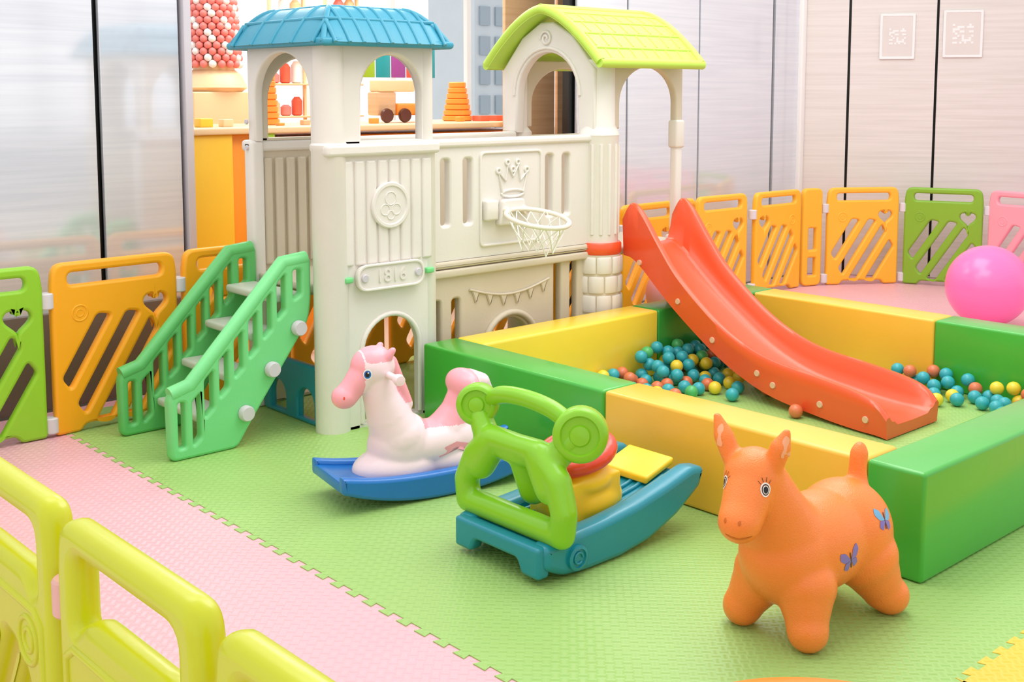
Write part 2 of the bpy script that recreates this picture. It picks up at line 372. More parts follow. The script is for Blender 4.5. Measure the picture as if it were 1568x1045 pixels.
for a,b in [(-.095,.05),(-.035,.09),(.035,.09),(.095,.05),(0,.055)]: tube('crown_bead',[(cx+a+.013*math.cos(t*.785),cy,cz+b+.013*math.sin(t*.785)) for t in range(8)],.006,C,T,True)
tube('crown_band',[(cx+.075*math.cos(t*.3927),cy,cz-.065+.018*math.sin(t*.3927)) for t in range(16)],.007,C,T,True)
hc=Vector((3.86,4.07,.885)); hr=.155; ti=.22
def hp(a,r=hr,dz=0): return (hc.x+r*math.cos(a),hc.y+r*math.sin(a),hc.z+dz+ti*r*math.sin(a))
tube('hoop_ring',[hp(i*math.pi/16) for i in range(32)],.012,M['ring'],T,True)
panel('hoop_bracket',rnd([(3.76,.84),(3.96,.84),(3.93,.97),(3.79,.97)],.02),[],.04,.01,C,T,XZ(4.255))
tube('hoop_arm',[(3.80,4.26,.92),(3.80,4.21,.91)],.02,M['ring'],T); tube('hoop_arm',[(3.92,4.26,.92),(3.92,4.21,.91)],.02,M['ring'],T)
box('backboard_bracket',3.68,3.76,4.24,4.28,.87,.97,.01,C,T)
N=12
rr=[(.15,0),(.125,-.05),(.098,-.10),(.085,-.15)]
for i in range(N):
    for sgn in (1,-1):
        P=[]
        for k,(r,dz) in enumerate(rr): P.append(hp(2*math.pi*(i+sgn*k*.5)/N,r,dz+.012*math.sin(i*2+k)))
        tube('hoop_net',P,.0032,M['net'],T,res=1)
c2=(4.53,4.3,0)
lathe('round_column',[(.108,.69),(.108,1.26),(.112,1.27),(.10,1.3),(.088,1.32),(.085,1.67)],c2,C,T,40)
for k in range(14):
    a=2*math.pi*k/14; tube('column_flute',[(c2[0]+.106*math.cos(a),c2[1]+.106*math.sin(a),.74),(c2[0]+.106*math.cos(a),c2[1]+.106*math.sin(a),1.22)],.010,C,T,res=2)
lathe('red_ring',[(.12,.63),(.127,.64),(.127,.685),(.12,.695)],c2,M['slide'],T,40)
lathe('brick_core',[(.124,0),(.124,.63)],c2,M['tan'],T,40)
vs=[];fs=[]
for cI in range(6):
    z0=.005+cI*.104; z1=z0+.097
    for j in range(9):
        a0=2*math.pi*(j+(cI%2)*.5)/9+.03; a1=2*math.pi*(j+1+(cI%2)*.5)/9-.03; b=len(vs); n=6
        for i in range(n+1):
            a=a0+(a1-a0)*i/n; e=.006 if i in(0,n) else 0
            for (r,z) in ((.118,z0),(.132-e,z0+.006),(.135-e,z0+.016),(.135-e,z1-.016),(.132-e,z1-.006),(.118,z1)): vs.append((c2[0]+r*math.cos(a),c2[1]+r*math.sin(a),z))
        for i in range(n):
            for k in range(5): q=b+i*6+k; fs.append((q,q+6,q+7,q+1))
        fs.append(tuple(b+k for k in range(6))); fs.append(tuple(b+n*6+k for k in reversed(range(6))))
meshobj('brick_courses',vs,fs,M['cream'],T)
lathe('far_column',[(.07,0),(.07,1.27),(.045,1.3),(.045,1.66)],(4.53,4.93,0),C,T)
box('slim_post_lower',5.13,5.185,4.26,4.31,.65,1.22,.012,C,T); box('slim_post_mid',5.12,5.195,4.25,4.32,1.18,1.34,.014,C,T)
box('slim_post_base',5.12,5.20,4.24,4.33,0,.68,.014,C,T)
box('far_right_post2',5.13,5.18,4.88,4.95,0,1.66,.014,M['tan'],T)
archframe('front_arch_frame2',4.56,5.19,1.3,1.68,4.66,5.13,XZ(4.29),M['tan'])
archframe('back_arch_frame2',4.56,5.19,1.3,1.68,4.60,5.14,XZ(4.92),M['tan'])
gy0,gy1,gm=4.25,4.98,4.615
P=[(gy0,1.27),(gy0+.12,1.27)]
n=18; ar=.235
P+=[(gm-ar*math.cos(math.pi*i/n),1.48+ar*math.sin(math.pi*i/n)) for i in range(n+1)]
P+=[(gy1-.12,1.27),(gy1,1.27),(gy1,1.62),(gm+.2,1.80),(gm+.05,1.88),(gm-.05,1.88),(gm-.2,1.80),(gy0,1.62)]
panel('gable_wall',P,[],.06,.012,C,T,YZ(4.47))
tube('gable_scroll',[(4.435,gm+ .045*math.cos(t*.5)*(1-t*.04),1.79+.045*math.sin(t*.5)*(1-t*.04)) for t in range(20)],.008,C,T)
tube('gable_arch_trim',[(4.438,gm-.26*math.cos(math.pi*i/16),1.48+.26*math.sin(math.pi*i/16)) for i in range(17)],.010,C,T)
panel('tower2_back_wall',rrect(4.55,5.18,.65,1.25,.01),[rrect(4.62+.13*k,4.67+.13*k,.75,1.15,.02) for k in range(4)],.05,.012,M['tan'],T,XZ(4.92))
def limeroof():
    x0,x1=4.35,5.19; yc=4.575; hw=.445; n=28; nx=30; vs=[];fs=[]
    zg=lambda s: 1.955-.29*abs(s)**1.6
    for j in range(n+1):
        s=-1+2*j/n
        for i in range(nx+1): vs.append((x0+(x1-x0)*i/nx,yc+hw*s,zg(s)))
    for j in range(n):
        for i in range(nx): q=j*(nx+1)+i; fs.append((q,q+1,q+nx+2,q+nx+1))
    me=bpy.data.meshes.new('r'); me.from_pydata(vs,[],fs)
    o=bpy.data.objects.new('r',me); COL.objects.link(o)
    s=o.modifiers.new('s','SOLIDIFY'); s.thickness=.035; s.offset=-1
    add('lime_roof',bake(o),M['lime'],T,ang=35)
    for e in (x0+.012,x1-.012): tube('roof_verge',[(e,yc+hw*(-1+2*j/24),zg(-1+2*j/24)-.01) for j in range(25)],.026,M['lime'],T)
    for sg in(-1,1):
        tube('roof_eave',[(x0,yc+hw*sg,zg(1)-.015),(x1,yc+hw*sg,zg(1)-.015)],.026,M['lime'],T)
        for k,s0 in enumerate((.25,.45,.65,.85)):
            tube('tile_row',[(x0+.03,yc+hw*sg*s0,zg(s0)-.002),(x1-.03,yc+hw*sg*s0,zg(s0)-.002)],.009,M['lime'],T,res=2)
            for i in range(8):
                x=x0+.06+(x1-x0-.12)*(i+(k%2)*.5)/7.5; s1=s0+.17 if k<3 else .98
                tube('tile_joint',[(x,yc+hw*sg*s0,zg(s0)-.003),(x,yc+hw*sg*(s0+s1)/2,zg((s0+s1)/2)-.003),(x,yc+hw*sg*s1,zg(s1)-.003)],.007,M['lime'],T,res=1)
    tube('roof_ridge',[(x0,yc,zg(0)-.008),(x1,yc,zg(0)-.008)],.026,M['lime'],T)
limeroof()
# ---------------------------------------------------------------- slide
S=grp('red_slide',(4.8,3.4,0))
ctrl=[(4.235,.66,.16),(4.17,.652,.25),(4.08,.60,.25),(3.95,.50,.20),(3.8,.395,.15),(3.55,.245,.125),(3.35,.155,.12),(3.15,.10,.125),(2.87,.07,.13),(2.68,.06,.12),(2.57,.06,.09),(2.51,.055,.045)]
def interp(t):
    n=len(ctrl)-1; f=t*n; i=min(int(f),n-1); u=f-i
    p=[ctrl[max(0,min(n,i+k))] for k in (-1,0,1,2)]
    return [0.5*((2*p[1][c])+(-p[0][c]+p[2][c])*u+(2*p[0][c]-5*p[1][c]+4*p[2][c]-p[3][c])*u*u+(-p[0][c]+3*p[1][c]-3*p[2][c]+p[3][c])*u**3) for c in range(3)]
vs=[];fs=[];NS=70;sec=None; sxc=lambda y: 4.89-(4.30-y)/(1.84)*.22
for k in range(NS+1):
    y,z,h=interp(k/NS); xc=sxc(y)
    w=.205; zb=max(z-.05,.004)
    half=[(w+.012,zb),(w+.02,z+h*.5),(w+.024,z+h-.012),(w+.014,z+h),(w-.006,z+h),(w-.016,z+h-.012),(w-.03,z+h*.5),(w-.05,z+.02),(w-.075,z+.003)]
    S_=[(x,q) for x,q in half]+[(0,z)]+[(-x,q) for x,q in reversed(half)]
    sec=len(S_)
    for x,q in S_: vs.append((xc+x,y,q))
for k in range(NS):
    for i in range(sec): a=k*sec+i;b=k*sec+(i+1)%sec; fs.append((a,b,b+sec,a+sec))
fs.append(tuple(range(sec))); fs.append(tuple(NS*sec+i for i in reversed(range(sec))))
so=meshobj('chute',vs,fs,M['slide'],S,ang=50)
for y,z in [(4.1,.585),(3.8,.418),(3.55,.259),(3.25,.15),(3.15,.112),(2.87,.082),(2.62,.07)]:
    button('slide_bolt',(sxc(y)-.217,y,z),(-1,0,0),.016,.012,M['beigebolt'],S)
# ---------------------------------------------------------------- stairs
ST=grp('play_stairs',(2.4,4.55,0))
def stringer(name,y,m):
    out=[(2.04,0,.03),(2.34,0,.03),(2.40,.09,.03),(2.70,.50,.04),(2.715,.60,.04),(2.715,.785,.03),(2.585,.775,.05),(2.14,.31,.05),(2.035,.285,.05)]
    holes=[]
    rail=lambda x:.31+(x-2.14)*(.775-.31)/(2.585-2.14)
    for x in (2.215,2.285,2.355,2.425,2.495,2.565):
        zt=rail(x)-.055; zb=zt-.175; 
        holes.append(rnd([(x-.02,zb-.0),(x+.02,zb+.035),(x+.02,zt+.018),(x-.02,zt-.02)],.012))
    holes.append(rnd([(2.625,.60),(2.665,.62),(2.665,.73),(2.625,.73)],.014))
    holes.append(rnd([(2.075,.05),(2.105,.05),(2.105,.24),(2.075,.24)],.012)); holes.append(rnd([(2.14,.05),(2.175,.08),(2.175,.265),(2.14,.235)],.012))
    panel(name,rnd(out,.03),holes,.055,.014,m,ST,XZ(y))
    tube(name+'_handrail',[(2.05,y,.275),(2.14,y,.30),(2.585,y,.765),(2.70,y,.775)],.032,m,ST)
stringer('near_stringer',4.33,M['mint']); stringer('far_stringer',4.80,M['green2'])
for x,z in ((2.375,.146),(2.505,.3145),(2.64,.476)):
    button('stair_bolt',(x,4.30,z),(0,-1,0),.034,.03,M['bolt'],ST)
for x,z in ((2.27,.13),(2.39,.29),(2.51,.45),(2.62,.60)):
    box('tread',x-.07,x+.085,4.355,4.775,z-.015,z+.02,.012,M['step'],ST)
# ---------------------------------------------------------------- fences
def heart(cx,cz,s):
    P=[]
    for i in range(28):
        t=2*math.pi*i/28; P.append((cx+s*.06*16*math.sin(t)**3/16,cz+s*.06*(13*math.cos(t)-5*math.cos(2*t)-2*math.cos(3*t)-math.cos(4*t))/16))
    return P
def fence(p0,p1,mk,h=.76,clip='clip',flip=False,bev=.014,th=.045,sl=.055,near=False):
    p0=Vector(p0);p1=Vector(p1);d=p1-p0;w=d.length;d.normalize(); c=(p0+p1)/2
    g=grp('fence_panel',(c.x,c.y,0)); m=M[mk]
    Mx=Matrix(((d.x,0,d.y,p0.x),(d.y,0,-d.x,p0.y),(0,1,0,0),(0,0,0,1)))
    e=.012; a=w*.14
    out=rnd([(e,0,.02),(a+.04,0,.02),(a+.06,.03,.02),(w-a-.06,.03,.02),(w-a-.04,0,.02),(w-e,0,.02),(w-e,h-.1,.02),(w-e-.012,h,.06),(e+.012,h,.06),(e,h-.1,.02)],.02)
    holes=[rrect(w*.14,w*.86,h-.045-sl,h-.045,.03 if not near else .04)]
    if near: holes=[rnd([(w*.15,h-.20),(w*.24,h-.155),(w*.76,h-.155),(w*.85,h-.20),(w*.85,h-.055),(w*.15,h-.055)],.035)]
    cx,cz,r=w*.5,h*.36,w*.40
    if near: cz-=.02; r*=.86
    ang=math.radians(58); D=Vector((math.cos(ang),math.sin(ang))); N_=Vector((-D.y,D.x))
    nb=4
    for k in range(nb):
        o_=(-1+2*k/(nb-1))*r*.72; hl=math.sqrt(r*r-o_*o_)*1.0; q=Vector((cx,cz))+N_*o_; hw=.029
        # slot ends follow the round field
        e0=q-D*hl; e1=q+D*hl
        holes.append(rnd([tuple(e0-N_*hw+D*.012*(1 if o_<0 else -1)),tuple(e1-N_*hw+D*-.012*(1 if o_<0 else -1)),tuple(e1+N_*hw-D*.012*(-1 if o_<0 else 1)),tuple(e0+N_*hw+D*.012*(-1 if o_<0 else 1))],.02))
    hx=w*.80 if not flip else w*.2
    if not near: holes.append(heart(hx,h*.70,.95))
    panel('body',out,holes,th,bev,m,g,Mx)
    def ring(nm,cx_,cz_,r_,t):
        for s in (1,-1):
            P=[Mx@Vector((cx_+r_*math.cos(i*math.pi/10),cz_+r_*math.sin(i*math.pi/10),s*(th/2-.002))) for i in range(20)]
            tube(nm,[tuple(v) for v in P],t,m,g,True,res=2)
    if not near:
        ring('relief_ring',w*.22 if not flip else w*.78,h*.70,.035,.005); ring('relief_swirl',w*.22 if not flip else w*.78,h*.70,.016,.004)
    else:
        ring('relief_ring',w*.78,h*.62,.045,.007); ring('relief_swirl',w*.78,h*.62,.022,.006)
        for s in (1,-1):
            tube('relief_rail',[tuple(Mx@Vector((x_,z_,s*(th/2-.004)))) for x_,z_ in [(w*.10,h*.30),(w*.10,h*.68),(w*.16,h*.71),(w*.84,h*.71),(w*.90,h*.68),(w*.90,h*.30)]],.010,m,g)
    if clip:
        for z in (.60,.05):
            v=Mx@Vector((0,z,0))
            lathe('joint',[(.026,-.035),(.030,-.03),(.030,.03),(.026,.035)],tuple(v),M[clip],g,16)
    return g
fence((.78,5.02),(1.19,5.0),'fy')
fence((1.2,5.0),(1.81,5.0),'fg')
fence((1.82,5.0),(2.44,5.03),'fy')
fence((2.45,5.03),(3.06,5.05),'fy',flip=True)
for a,b in ((3.07,3.68),(3.69,4.30),(4.31,4.92),(4.93,5.54),(5.55,6.15)): fence((a,5.08),(b,5.1),'fy')
fence((6.16,5.1),(6.38,5.12),'fyr')
fence((6.40,5.14),(6.98,5.12),'fyr'); fence((7.0,5.08),(7.58,5.06),'fyr',flip=True)
def slimpost(x0,y0,x1,y1):
    g=grp('fence_corner_post',((x0+x1)/2,(y0+y1)/2,0)); d=Vector((x1-x0,y1-y0)); w=d.length; d.normalize()
    Mx=Matrix(((d.x,0,d.y,x0),(d.y,0,-d.x,y0),(0,1,0,0),(0,0,0,1)))
    panel('body',rnd([(0,0),(w,0),(w,.76),(0,.76)],.05),[rrect(w*.3,w*.7,.08,.22,.01),rrect(w*.3,w*.7,.28,.45,.01)],.05,.014,M['fyr'],g,Mx)
slimpost(7.60,5.06,7.77,5.0)
fence((7.80,4.98),(8.31,4.64),'fyr'); fence((8.33,4.62),(8.54,4.06),'fgd'); fence((8.55,4.04),(8.50,3.45),'fp'); fence((8.50,3.43),(8.40,2.85),'fp'); fence((8.40,2.83),(8.3,2.25),'fg')
for a,b in ((2.60,2.03),(2.01,1.46),(1.44,.88),(3.18,2.62),(3.77,3.2),(4.36,3.79),(4.95,4.38)):
    fence((.75,a),(.755,b),'fn',clip='clipp',bev=.024,th=.06,sl=.10,near=True)
# ---------------------------------------------------------------- orange bouncy horse
OH=grp('bouncy_horse',(2.77,1.77,0))
pts=[]
pts+=[('e',(2.76,1.765,.235),(.22,.135,.140)),('e',(2.89,1.76,.235),(.15,.142,.150)),('e',(2.645,1.78,.225),(.135,.132,.145))]
pts+=chain([((2.63,1.785,.28),.118),((2.575,1.79,.37),.094),((2.53,1.80,.45),.082)])
pts+=[('e',(2.513,1.80,.468),(.084,.081,.082))]
HF=Vector((-.965,-.26,0)).normalized(); HS=Vector((.26,-.965,0)).normalized(); HC=Vector((2.513,1.80,.468))
def hd(f,s,z): return tuple(HC+HF*f+HS*s+Vector((0,0,z)))
pts+=chain([(hd(.023,0,-.013),.070),(hd(.078,0,-.073),.060),(hd(.10,0,-.093),.058)])
pts+=chain([((2.63,1.71,.16),.088),((2.60,1.68,.07),.058),((2.592,1.672,.052),.057)])
pts+=chain([((2.63,1.84,.16),.088),((2.60,1.88,.07),.058),((2.594,1.888,.052),.057)])
pts+=chain([((2.91,1.70,.17),.10),((2.95,1.66,.07),.062),((2.965,1.645,.053),.058)])
pts+=chain([((2.91,1.82,.17),.10),((2.94,1.87,.07),.062),((2.95,1.878,.053),.058)])
pts+=chain([((2.52,1.745,.51),.028),((2.523,1.725,.565),.028),((2.53,1.712,.605),.013)])
pts+=chain([((2.495,1.86,.51),.028),((2.487,1.885,.57),.028),((2.483,1.905,.62),.012)])
pts+=chain([((2.965,1.76,.34),.035),((2.965,1.76,.40),.026),((2.972,1.76,.445),.027),((2.974,1.76,.46),.020)])
oh=blob('body',pts,.0062,9,M['orange'],OH); tr=bvh(oh)
def eye(g,tree,c,U,V,D,s,irm,nm='eye'):
    decal(nm+'_white',ell(0,0,.021*s,.024*s),c,U,V,D,tree,M['white'],g,.0012)
    decal(nm+'_iris',ell(-.001*s,-.001*s,.016*s,.018*s),c,U,V,D,tree,irm,g,.002)
    decal(nm+'_pupil',ell(-.002*s,-.001*s,.010*s,.012*s),c,U,V,D,tree,M['black'],g,.0028)
    decal(nm+'_glint',ell(.002*s,.007*s,.0035*s,.004*s,12),c,U,V,D,tree,M['white'],g,.0035)
z=(0,0,1)
for sy in (-1,1):
    out_=(HF*.66+HS*(sy*.75)).normalized(); D=-out_; U=Vector((-D.y,D.x,0))
    c=Vector(hd(.060,.050*sy,-.006))
    decal('eye_white',ell(0,0,.016,.018),c,U,z,D,tr,M['white'],OH,.0012)
    decal('eye_ring',ell(0,0,.0125,.0145),c,U,z,D,tr,M['brown'],OH,.0018)
    decal('eye_mid',ell(0,0,.0095,.011),c,U,z,D,tr,M['white'],OH,.0022)
    decal('eye_pupil',ell(0,0,.0075,.009),c,U,z,D,tr,M['black'],OH,.0028)
    for k in range(4):
        a=-.75+.5*k; p0=(.017*math.sin(a),.020*math.cos(a)); 
        q=[(p0[0]-.001,p0[1]),(p0[0]+.001,p0[1]),(p0[0]*1.6+.0008,p0[1]*1.6),(p0[0]*1.6-.0008,p0[1]*1.6)]
        decal('lash',q,c,U,z,D,tr,M['brown'],OH,.002,2)
for sy in(-1,1): decal('nostril',ell(0,0,.004,.007,12),hd(.14,.02*sy,-.078),HS,z,-HF,tr,M['line'],OH,.001,2)
sm=[(-.035+.07*i/10,-.010*math.sin(math.pi*i/10)) for i in range(11)]; sm=sm+[(a,b-.0025) for a,b in reversed(sm)]
decal('smile',sm,hd(.13,.012,-.113),HS,z,-HF-HS*.2,tr,M['line'],OH,.001,3)
def butterfly(c,U,V,D,s,m1,m2):
    for sg in(-1,1):
        w=[(0,0),(sg*.02,.035),(sg*.045,.045),(sg*.05,.02),(sg*.03,.0)]; decal('butterfly_upper_wing',rnd([(a*s,b*s) for a,b in w],.006),c,U,V,D,tr,m1,OH,.0012,4)
        w=[(0,0),(sg*.03,-.002),(sg*.035,-.025),(sg*.015,-.035)]; decal('butterfly_lower_wing',rnd([(a*s,b*s) for a,b in w],.005),c,U,V,D,tr,m2,OH,.0014,4)
    decal('butterfly_body',rnd([(-.003*s,-.03*s),(.003*s,-.03*s),(.003*s,.03*s),(-.003*s,.03*s)],.002),c,U,V,D,tr,M['brown'],OH,.002,3)
butterfly((2.73,1.64,.225),(1,0,.25),(-.25,0,1),(-.1,1,-.05),.8,M['fly'],M['fly'])
butterfly((2.90,1.63,.295),(1,0,-.2),(.2,0,1),(0,1,-.25),.8,M['fly2'],M['fly'])
for c,ax in (((2.53,1.71,.572),(-.9,-.35,0)),((2.486,1.885,.575),(-1,-.2,0))):
    D=-Vector(ax); decal('ear_inner',rnd([(-.010,-.03),(.010,-.03),(.008,.02),(0,.032),(-.008,.02)],.006),c,(D.y,-D.x,0),z,D,tr,M['oin'],OH,.001,3)
# ---------------------------------------------------------------- pink rocking horse
RH=grp('rocking_horse',(2.65,3.40,0))
ax=Vector((.982,-.19,0)); rot=Matrix.Rotation(math.atan2(ax.y,ax.x),4,'Z'); XF=Matrix.Translation((2.655,3.395,0))@rot@Matrix.Scale(1.04,4)
P=[]
P+=[('e',(.02,0,.160),(.24,.100,.090)),('e',(-.12,0,.170),(.125,.100,.125)),('e',(.12,0,.165),(.13,.100,.090))]
P+=[('e',(-.13,0,.10),(.175,.108,.075)),('e',(.10,0,.105),(.20,.110,.075))]
P+=chain([((-.13,0,.20),.102),((-.165,0,.28),.080),((-.195,0,.36),.064),((-.21,0,.43),.058)])
P+=[('e',(-.225,0,.475),(.082,.066,.074))]
P+=chain([((-.255,0,.455),.056),((-.305,0,.405),.043),((-.33,0,.378),.043)])+[('e',(-.335,0,.378),(.045,.048,.042))]
P+=chain([((-.185,.045,.515),.018),((-.170,.052,.535),.013)])+chain([((-.185,-.045,.515),.018),((-.170,-.052,.535),.013)])
P+=chain([((-.20,0,.525),.024),((-.155,0,.48),.026),((-.125,0,.40),.026),((-.095,0,.32),.026)])
P+=chain([((.07,0,.19),.085),((.115,0,.265),.062),((.14,0,.335),.054)])+[('e',(.14,0,.365),(.056,.094,.056))]
P+=chain([((.165,0,.375),.042),((.215,0,.36),.036),((.245,0,.32),.024)])
def pm(c):
    q=XF.inverted()@c
    if q.x<-.275 and q.z>.3: return 1
    if q.z>.50 and q.x<-.1 and q.x>-.27: return 1
    if q.x>-.165 and q.x<-.06 and q.z>.33 and abs(q.y)<.03: return 1
    if q.x>-.05 and q.x<.17 and q.z>.232+.02*abs(q.x-.05) and abs(q.y)<.085 and q.z<.43: return 1
    return 0
rh=blob('body',P,.0056,6,[M['pwhite'],M['ppink']],RH,pm,XF); tr2=bvh(rh)
def L2W(p): return tuple(XF@Vector(p))
tube('handle',[L2W((-.19,-.14,.45)),L2W((-.19,.14,.45))],.013,M['pwhite'],RH)
for s in(-1,1): lathe('handle_knob',[(.001,-.02),(.018,-.018),(.022,0),(.018,.018),(.001,.02)],L2W((-.19,.14*s,.45)),M['pwhite'],RH,20,tuple(XF.to_3x3()@Vector((0,1,0))))
R3=rot.to_3x3()
for s in(-1,1):
    c=XF@Vector((-.268,.055*s,.462)); D=R3@Vector((.35,-s,0)); U=R3@Vector((1,0,0)) ; eye(RH,tr2,c,U,z,D,.85,M['iris'])
    decal('leg_relief',[(-.075,.02),(-.05,.055),(0,.068),(.05,.055),(.085,.01),(.079,.008),(.046,.049),(0,.061),(-.046,.049),(-.069,.018)],XF@Vector((.06,.106*s,.115)),R3@Vector((1,0,0)),z,R3@Vector((0,-s,0)),tr2,M['ppink'],RH,.001,2)
    decal('nostril',ell(0,0,.004,.006,12),XF@Vector((-.345,.03*s,.385)),R3@Vector((1,0,0)),z,R3@Vector((.6,-s,0)),tr2,M['tred'],RH,.001,2)
n=20
top=[];bot=[]
for i in range(n+1):
    x=-.405+.81*i/n; q=abs(x/.405)
    bot.append((x,.002+.075*q**2.2)); top.append((x,.078+.04*q**2.5))
out=bot+top[::-1]
panel('rocker_base',rnd(out,.01,2),[],.27,.02,M['rblue'],RH,XF@XZ(0))
for s in(-1,1): panel('rocker_rail',rnd([(x,z_-.0) for x,z_ in bot]+[(x,z_+.018) for x,z_ in top[::-1]],.01,2),[],.045,.014,M['rblue'],RH,XF@XZ(.125*s))
# ---------------------------------------------------------------- green rocker toy
GR=grp('ride_on_rocker',(2.7,2.64,0))
bot=[(2.34,.05),(2.42,.012),(2.52,.002),(2.68,.002),(2.82,.022),(2.96,.072),(3.08,.145)]
def side(y,w):
    top=[(3.105,.21),(3.04,.222),(2.9,.188),(2.75,.158),(2.6,.142),(2.45,.134),(2.34,.12)]
    panel('side_rail',rnd(bot+top,.02,4),[],w,.022,M['teal'],GR,XZ(y))
side(2.465,.08); side(2.815,.08)
panel('deck',rnd([(2.33,.06),(2.5,.055),(2.75,.055),(2.95,.11),(3.07,.17),(3.05,.19),(2.9,.145),(2.75,.12),(2.6,.10),(2.33,.115)],.012,3),[],.30,.008,M['teal'],GR,XZ(2.64))
for y in (2.53,2.57,2.61,2.67,2.71,2.75): tube('foot_groove',[(2.5,y,.105),(2.62,y,.108),(2.75,y,.124),(2.9,y,.148),(3.0,y,.175)],.008,M['teal'],GR)
panel('front_apron',rnd([(2.44,.02),(2.52,.02),(2.54,.065),(2.74,.065),(2.76,.02),(2.84,.02),(2.84,.12),(2.44,.12)],.015),[],.05,.012,M['teal'],GR,YZ(2.345))
lathe('rail_boss',[(.04,0),(.04,.012),(.03,.016),(.028,.01),(.001,.01)],(2.47,2.427,.062),M['teal'],GR,24,(0,-1,0))
tube('rail_boss_swirl',[(2.47+.018*math.cos(t*.6),2.415,.062+.018*math.sin(t*.6)) for t in range(10)],.004,M['teal'],GR)
blob('yellow_seat',[('b',2.56,2.80,2.54,2.74,.08,.24),('e',(2.68,2.64,.22),(.135,.12,.06)),('e',(2.70,2.64,.14),(.17,.12,.09))],.007,9,M['tyel'],GR)
panel('yellow_back_plate',rnd([(2.92,.158),(3.065,.203),(3.065,.228),(2.92,.185)],.010),[],.21,.009,M['tyel'],GR,XZ(2.64))
P=[('e',(2.68,2.64,.285),(.125,.115,.035))]
for k in range(24):
    a0=2*math.pi*k/24;a1=2*math.pi*(k+1)/24
    f=lambda t:(2.68+.115*math.cos(t),2.64+.11*math.sin(t),.302+.030*math.cos(t))
    P.append(('c',f(a0),f(a1),.029,.029))
blob('red_seat',P,.006,4,M['tred'],GR)
g=[]
a=2.40
ringp=[((a,2.42,.15),.042),((a,2.86,.15),.042),((a,2.87,.22),.042),((a+.01,2.83,.31),.045),((a+.02,2.76,.375),.045),((a+.02,2.64,.375),.042),((a+.02,2.54,.375),.045),((a+.01,2.45,.31),.045),((a,2.41,.22),.042),((a,2.42,.15),.042)]
g+=chain(ringp)
g+=chain([((a+.02,2.76,.36),.05),((a+.01,2.81,.28),.05)])+chain([((a+.02,2.54,.36),.05),((a+.01,2.48,.28),.05)])
g+=[('e',(a+.03,2.65,.35),(.05,.14,.035))]
g+=chain([((2.43,2.80,.37),.045),((2.44,2.855,.44),.038)])+chain([((2.44,2.50,.36),.046),((2.48,2.45,.43),.042)])
g+=chain([((a+.04,2.64,.35),.05),((a+.09,2.64,.22),.05)])
blob('frame',g,.007,6,M['tgreen'],GR)
def disc(c,ax_,r,d):
    prof=[(r*.8,-d/2),(r*.95,-d/2+.006),(r,-d/2+.018),(r,d/2-.018),(r*.95,d/2-.006),(r*.86,d/2),(r*.72,d/2+.002),(r*.66,d/2-.008),(r*.40,d/2-.008),(r*.34,d/2+.0),(.001,d/2+.003)]
    lathe('wheel_eye',prof,c,M['tgreen'],GR,36,ax_)
disc((2.50,2.44,.445),(-.75,-.65,.15),.086,.10); disc((2.445,2.865,.465),(-.75,-.65,.15),.070,.09)
tube('handlebar',[(2.47,2.84,.475),(2.46,2.79,.510),(2.46,2.70,.525),(2.47,2.60,.52),(2.49,2.52,.495),(2.50,2.47,.455)],.029,M['tgreen'],GR,smoothc=True)
# ---------------------------------------------------------------- balls and stool
def sphere(name,c,r,m):
    bm=bmesh.new(); bmesh.ops.create_uvsphere(bm,u_segments=48,v_segments=32,radius=r); me=bpy.data.meshes.new(name); bm.to_mesh(me); bm.free()
    o=add(name,me,m,ang=180); o.location=c; return o
sphere('exercise_ball',(7.19,3.38,.26),.26,M['pball']); sphere('bouncy_ball',(5.78,4.80,.19),.185,M['fp'])
lathe('round_stool',[(.30,0),(.31,.02),(.33,.2),(.375,.26),(.385,.28),(.375,.298),(.34,.305),(.001,.30)],(1.70,1.02,0),M['stool'],None,64)
# ---------------------------------------------------------------- walls
ZT=3.3
def wallpan(g,p0,p1,m,z0=0,z1=ZT,th=.03):
    p0=Vector(p0);p1=Vector(p1);d=p1-p0;w=d.length;d.normalize()
    Mx=Matrix(((d.x,0,d.y,p0.x),(d.y,0,-d.x,p0.y),(0,1,0,0),(0,0,0,1)))
    panel('wall_board',[(.010,z0),(w-.010,z0),(w-.010,z1),(.010,z1)],[],th,.003,m,g,Mx,1)
wl=grp('wall_left',(1.5,5.45,0))
box('wall_backing',-2,2.72,5.50,5.56,0,ZT,0,M['gap'],wl)
for a,b in ((-1.9,-1.0),(-1.0,-.1),(-.1,.7),(.7,1.48),(1.48,2.265),(2.275,2.70)): wallpan(wl,(a,5.47),(b,5.47),M['wallp'])
refl_grp=grp('dark_reflection_left',(.5,5.44,0)); box('reflection_strip',-1.9,2.70,5.425,5.455,0,.46,.004,M['refl'],refl_grp)  # strip standing in for the dark reflection low in the polished wall
wb=grp('wall_back',(6.8,5.45,0))
box('wall_backing',5.50,8.15,5.50,5.56,0,ZT,0,M['gap'],wb)
for a,b in ((5.53,6.03),(6.03,6.82),(6.82,7.74),(7.76,8.14)): wallpan(wb,(a,5.47),(b,5.47),M['wallp'])
wr=grp('wall_right',(9,4,0))
d=Vector((2.0,-3.0)).normalized(); s0=Vector((8.14,5.50)); nrm=Vector((-d.y,d.x))
q0=s0+nrm*.05; vs=[(q0.x,q0.y,0),(q0.x+d.x*7,q0.y+d.y*7,0),(q0.x+d.x*7,q0.y+d.y*7,ZT),(q0.x,q0.y,ZT)]
meshobj('wall_backing',vs,[(0,1,2,3)],M['gap'],wr)
def pxpt(px):
    k=(px-784)/1770/.9945; fx,fy=.672,.741; rx,ry=.741,-.672
    A=rx-k*fx;B=ry-k*fy; return -(A*s0.x+B*s0.y)/(A*d.x+B*d.y)
ts=[0,pxpt(1293),pxpt(1425)]; print(ts)
